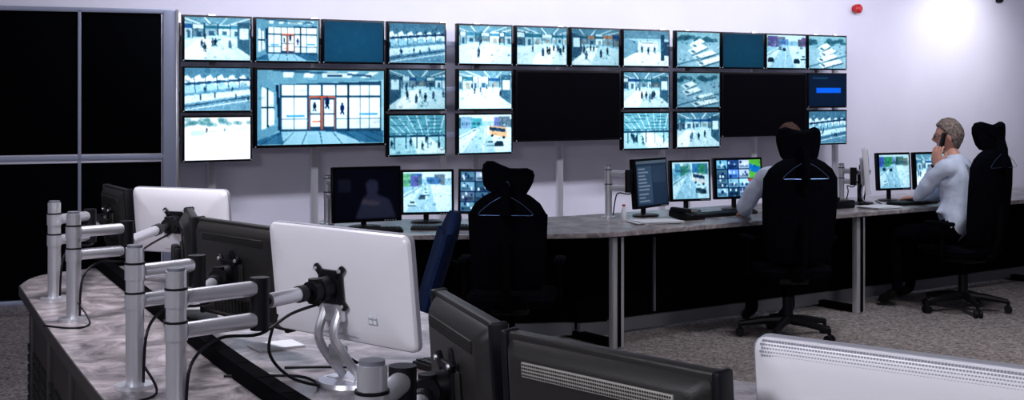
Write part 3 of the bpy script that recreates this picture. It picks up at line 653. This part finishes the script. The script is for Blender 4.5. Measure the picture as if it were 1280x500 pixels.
# ------------------------------------------------------------------ people
def head(b,M,hair,glasses=False,mess=.012):
    nu,nv=40,30
    def shape(d,k=1.0):
        x,y,z=d; p=Vector((x*.076,y*.094,z*.120))
        if z<0:
            t=-z; p.x*=1-.30*t**1.6; 
            if y<0: p.y*=1-.35*t
        if y>0 and k==1.0:
            g=lambda cx,cz,sx,sz: math.exp(-(((x-cx)/sx)**2+((z-cz)/sz)**2))
            p.y+=.026*g(0,-.13,.10,.16)+.012*g(0,.05,.08,.2)-.011*g(.36,.05,.16,.11)-.011*g(-.36,.05,.16,.11)+.006*g(.3,.22,.3,.07)+.006*g(-.3,.22,.3,.07)+.012*g(0,-.86,.25,.16)+.007*g(0,-.48,.2,.09)
        return p*k
    vs=[];fs=[]
    for i in range(1,nv):
        a=math.pi*i/nv
        for j in range(nu):
            q=2*math.pi*j/nu; vs.append(shape((math.sin(a)*math.cos(q),math.sin(a)*math.sin(q),math.cos(a))))
    for i in range(nv-2):
        for j in range(nu): fs.append((i*nu+j,i*nu+(j+1)%nu,(i+1)*nu+(j+1)%nu,(i+1)*nu+j))
    fs.append(tuple(range(nu))); fs.append(tuple((nv-2)*nu+j for j in range(nu)))
    b.M=M; b.add(vs,fs,M_skin)
    def hz(y): return .62 if y>.55 else (.62+(.55-y)*-1.1 if y>.0 else max(-.74,.0+y*1.8))
    vs=[];fs=[];keep=[]
    for i in range(0,nv+1):
        a=math.pi*max(.02,i)/nv
        for j in range(nu):
            q=2*math.pi*j/nu; d=(math.sin(a)*math.cos(q),math.sin(a)*math.sin(q),math.cos(a)); p=shape(d,1.13+.07*max(0,-d[1]))
            nz=noise.noise(Vector(d)*5)+.6*noise.noise(Vector(d)*14); p=p*(1+mess*4*nz)
            ok=d[2]>hz(d[1])+.05*noise.noise(Vector(d)*9)
            if not ok: p=p*.82
            vs.append(p); keep.append(ok)
    for i in range(nv):
        for j in range(nu):
            f=(i*nu+j,i*nu+(j+1)%nu,(i+1)*nu+(j+1)%nu,(i+1)*nu+j)
            if any(keep[q] for q in f): fs.append(f)
    b.add(vs,fs,hair)
    for sx in (-1,1):
        b.ell((sx*.028,.083,.008),(.012,.008,.008),M_eye,nu=10,nv=8); b.ell((sx*.028,.090,.008),(.005,.003,.005),M_black,nu=8,nv=6)
        b.ell((sx*.029,.089,.028),(.017,.004,.004),hair,nu=10,nv=6)
        b.ell((sx*.078,-.005,-.008),(.010,.020,.032),M_skin,nu=12,nv=8); b.ell((sx*.084,0,-.008),(.005,.011,.02),M_skin,nu=10,nv=6)
    b.ell((0,.091,-.056),(.024,.006,.004),M_lip,nu=12,nv=6); b.ell((0,.090,-.063),(.02,.006,.004),M_lip,nu=12,nv=6)
    if glasses:
        for sx in (-1,1):
            pts=[(sx*.031+.021*math.cos(a),.103,.006+.016*math.sin(a)) for a in [2*math.pi*k/14 for k in range(15)]]; b.tube(pts,.0018,M_black,6)
            b.tube([(sx*.052,.101,.01),(sx*.078,.05,.012),(sx*.082,-.01,.008)],.0022,M_black,6)
        b.tube([(-.01,.104,.01),(.01,.104,.01)],.0016,M_black,6)
    b.M=Matrix.Identity(4)
def hand(b,wrist,fdir,pdir,curl=.6,side=1,scale=1):
    f=Vector(fdir).normalized(); p=Vector(pdir); p=(p-f*p.dot(f)).normalized(); s=f.cross(p).normalized()*side; w=Vector(wrist)
    T=Matrix((( s.x,f.x,p.x,w.x),(s.y,f.y,p.y,w.y),(s.z,f.z,p.z,w.z),(0,0,0,1)))@Matrix.Scale(scale,4)
    b.M=T
    b.tube([(0,-.03,0),(0,.0,0),(0,.03,0),(0,.065,0),(0,.09,0)],[.024,.027,.037,.042,.036],M_skin,14,flat=.42)
    for k,(x,l,r_) in enumerate(((.031,.072,.0092),(.0105,.080,.0095),(-.0105,.074,.009),(-.030,.058,.0078))):
        P=[Vector((x*.9,.07,0))]; a=curl*.35; q=Vector((x,.088,.002)); P.append(q)
        for seg in (.45,.30,.25):
            q=q+Vector((0,math.cos(a),math.sin(a)))*l*seg; P.append(q); a+=curl*.8
        b.tube(P,[r_,r_*1.05,r_,r_*.92,r_*.7],M_skin,9)
    b.tube([(.02,.02,.004),(.042,.042,.012),(.055,.066,.022),(.056,.088,.034)],[.013,.0125,.011,.008],M_skin,9)
    b.M=Matrix.Identity(4)
def seated_person(name,pos,f,arms,headc,headf,hair,glasses=False,headtilt=0,lean=0,shirt=M_shirt):
    yaw=math.atan2(-f[0],f[1]); M=Matrix.Translation((*pos,0))@Matrix.Rotation(yaw,4,'Z'); g=lambda x,y,z: M@Vector((x,y,z))
    J={'pel':(g(0,-.03,.585),.135),'ab':(g(0,-.05+lean*.3,.74),.145),'ch':(g(0,-.05+lean*.7,.92),.155),'up':(g(0,-.045+lean,1.04),.12),'nk':(g(0,-.03+lean,1.125),.058)}
    hc=Vector(headc); J['hd']=(hc+Vector((0,0,-.06)),.055)
    bones=[('pel','ab','s'),('ab','ch','s'),('ch','up','s'),('up','nk','s'),('nk','hd','k')]
    for sd,sx in (('l',-1),('r',1)):
        sh,el,wr=arms[sd]
        J[sd+'c']=(g(sx*.11,-.045+lean,1.055),.085); J[sd+'sh']=(Vector(sh),.070); J[sd+'um']=((Vector(sh)*.5+Vector(el)*.5),.064); J[sd+'el']=(Vector(el),.056); J[sd+'fm']=(Vector(el)*.45+Vector(wr)*.55,.047); J[sd+'wr']=(Vector(wr),.031)
        bones+=[('up',sd+'c','s'),(sd+'c',sd+'sh','s'),(sd+'sh',sd+'um','s'),(sd+'um',sd+'el','s'),(sd+'el',sd+'fm','s'),(sd+'fm',sd+'wr','s')]
        J[sd+'hp']=(g(sx*.09,.04,.575),.095); J[sd+'kn']=(g(sx*.13,.43,.55),.066); J[sd+'cf']=(g(sx*.13,.42,.35),.058); J[sd+'an']=(g(sx*.13,.40,.11),.042); J[sd+'to']=(g(sx*.14,.55,.045),.036)
        bones+=[('pel',sd+'hp','t'),(sd+'hp',sd+'kn','t'),(sd+'kn',sd+'cf','t'),(sd+'cf',sd+'an','t'),(sd+'an',sd+'to','o')]
    names=list(J); me=bpy.data.meshes.new('tmp'); me.from_pydata([J[n][0] for n in names],[(names.index(a),names.index(c)) for a,c,_ in bones],[])
    ob=bpy.data.objects.new('tmp',me); bpy.context.scene.collection.objects.link(ob)
    ob.modifiers.new('Skin','SKIN')
    if not me.skin_vertices: 
        bpy.context.view_layer.objects.active=ob; bpy.ops.mesh.customdata_skin_add()
    for i,n in enumerate(names):
        sv=me.skin_vertices[0].data[i]; sv.radius=(J[n][1],J[n][1]); sv.use_root=(n=='pel')
    md=ob.modifiers.new('Sub','SUBSURF'); md.levels=2; md.render_levels=2
    dg=bpy.context.evaluated_depsgraph_get(); ev=ob.evaluated_get(dg); em=ev.to_mesh()
    vs=[v.co.copy() for v in em.vertices]; fs=[tuple(p.vertices) for p in em.polygons]; ctr=[p.center.copy() for p in em.polygons]
    ev.to_mesh_clear(); bpy.data.objects.remove(ob)
    vs=[v+Vector((noise.noise(v*14),noise.noise(v*14+Vector((5,0,0))),noise.noise(v*14+Vector((0,7,0)))))*.011 for v in vs]
    mm={'s':shirt,'t':M_trou,'k':M_skin,'o':M_shoe}; ml=[]
    for c in ctr:
        best=None
        for a,e,l in bones:
            pa,pb=J[a][0],J[e][0]; ab=pb-pa; t=max(0,min(1,(c-pa).dot(ab)/ab.length_squared)); dist=(c-(pa+ab*t)).length-(J[a][1]*(1-t)+J[e][1]*t)
            if best is None or dist<best[0]: best=(dist,l)
        ml.append(mm[best[1]])
    b=B(name); b.add(vs,fs,ml)
    yaw2=math.atan2(-headf[0],headf[1]); head(b,Matrix.Translation(hc)@Matrix.Rotation(yaw2,4,'Z')@Matrix.Rotation(headtilt,4,'X'),hair,glasses)
    nk=J['nk'][0]; b.tube([nk+Vector((0,0,-.045)),nk+Vector((0,0,-.005)),nk+Vector((0,0,.012))],[.085,.068,.066],shirt,18,cap=False)
    for sd in 'lr':
        wr=J[sd+'wr'][0]; d=(wr-J[sd+'fm'][0]).normalized(); b.tube([wr-d*.05,wr-d*.0],[.037,.036],shirt,14)
    return b
b=seated_person('seated_man',(1.84,8.44),(-.14,.99),{'l':((1.665,8.42,1.06),(1.545,8.56,.83),(1.62,8.82,.79)),'r':((2.01,8.47,1.06),(2.08,8.64,.84),(1.93,8.97,.80))},(1.835,8.47,1.275),(-.1,.99),M_hairb)
hand(b,(1.62,8.84,.785),(.1,1,-.08),(0,0,-1),.5,side=1); hand(b,(1.92,8.99,.80),(-.3,1,-.15),(0,0,-1),.5,side=-1); b.finish()
b=seated_person('seated_man',(3.29,9.46),(-.78,.62),{'l':((3.165,9.37,1.07),(3.03,9.60,.80),(3.12,9.45,1.06)),'r':((3.40,9.63,1.07),(3.36,9.84,.84),(3.15,9.95,.79))},(3.245,9.51,1.285),(-.94,.33),M_hairg,glasses=True,headtilt=-R(8),lean=.06,)
hand(b,(3.125,9.44,1.08),(.12,.0,1),(.65,.75,0),.85,side=-1)
b.box((3.173,9.455,1.215),(.035,.03,.2),M_black,.012,Matrix.Rotation(R(12),4,'Y'))
b.tube([(3.122,9.447,1.052),(3.125,9.444,1.07)],.036,M_black,14)
hand(b,(3.14,9.97,.79),(-.7,.7,-.1),(0,0,-1),.5,side=-1); b.finish()

# ------------------------------------------------------------------ lights
def area(name,loc,rot,sx,sy,e,col=(1,1,1),spread=180):
    l=bpy.data.lights.new(name,'AREA'); l.shape='RECTANGLE'; l.size=sx; l.size_y=sy; l.energy=e; l.color=col; l.spread=R(spread)
    o=bpy.data.objects.new(name,l); o.location=loc; o.rotation_euler=rot; bpy.context.scene.collection.objects.link(o); return o
def aim(o,t): o.rotation_euler=(Vector(t)-o.location).to_track_quat('-Z','Y').to_euler()
o=area('ceiling_light',(-2.4,.8,3.1),(0,0,0),1.2,1.2,135,(.92,.91,1)); aim(o,(-.8,3.8,.9))
o=area('ceiling_light',(1.2,0,3.1),(0,0,0),1.2,1.2,50,(.95,.94,1)); aim(o,(1,2.5,.9))
area('ceiling_light',(-1.2,5.0,3.15),(0,0,0),.6,.6,36,(.95,.92,1),120)
area('ceiling_light',(3.0,6.6,3.15),(0,0,0),.6,.6,45,(1,.95,.95),120)
for s,e in ((1.0,58),(3.9,62),(6.8,62),(9.4,30)):
    o=area('wall_washer',wallpt(s,3.12,2.0),(0,0,0),2.8,.2,e,(.88,.88,1)); o.rotation_euler=(R(44),0,math.atan2(D.y,D.x))
def spot(loc,t,e,ang,col,blend=.9):
    l=bpy.data.lights.new('downlight','SPOT'); l.energy=e; l.spot_size=R(ang); l.spot_blend=blend; l.color=col; l.shadow_soft_size=.08
    o=bpy.data.objects.new('downlight',l); o.location=loc; bpy.context.scene.collection.objects.link(o); aim(o,t)
spot(wallpt(10.1,3.15,1.1),wallpt(10.1,1.9,0),95,115,(.97,.95,1),1)
spot((3.3,8.4,3.15),(3.2,9.4,0),120,70,(.9,.92,1))
spot((1.7,7.9,3.15),(1.5,8.8,.7),70,60,(.9,.92,1))
spot((-.5,7.5,3.15),(-.5,8.4,.7),45,70,(.9,.92,1))
w=bpy.data.worlds.new('world'); bpy.context.scene.world=w; w.use_nodes=True; w.node_tree.nodes['Background'].inputs[0].default_value=(.02,.02,.03,1)
# ------------------------------------------------------------------ camera
c=bpy.data.cameras.new('camera'); c.sensor_width=36; c.lens=45; c.shift_y=-133/1280; c.clip_start=.05
o=bpy.data.objects.new('camera',c); o.location=(0,0,1.6); o.rotation_euler=(R(90),0,0); bpy.context.scene.collection.objects.link(o); bpy.context.scene.camera=o
bpy.context.scene.view_settings.view_transform='Standard'
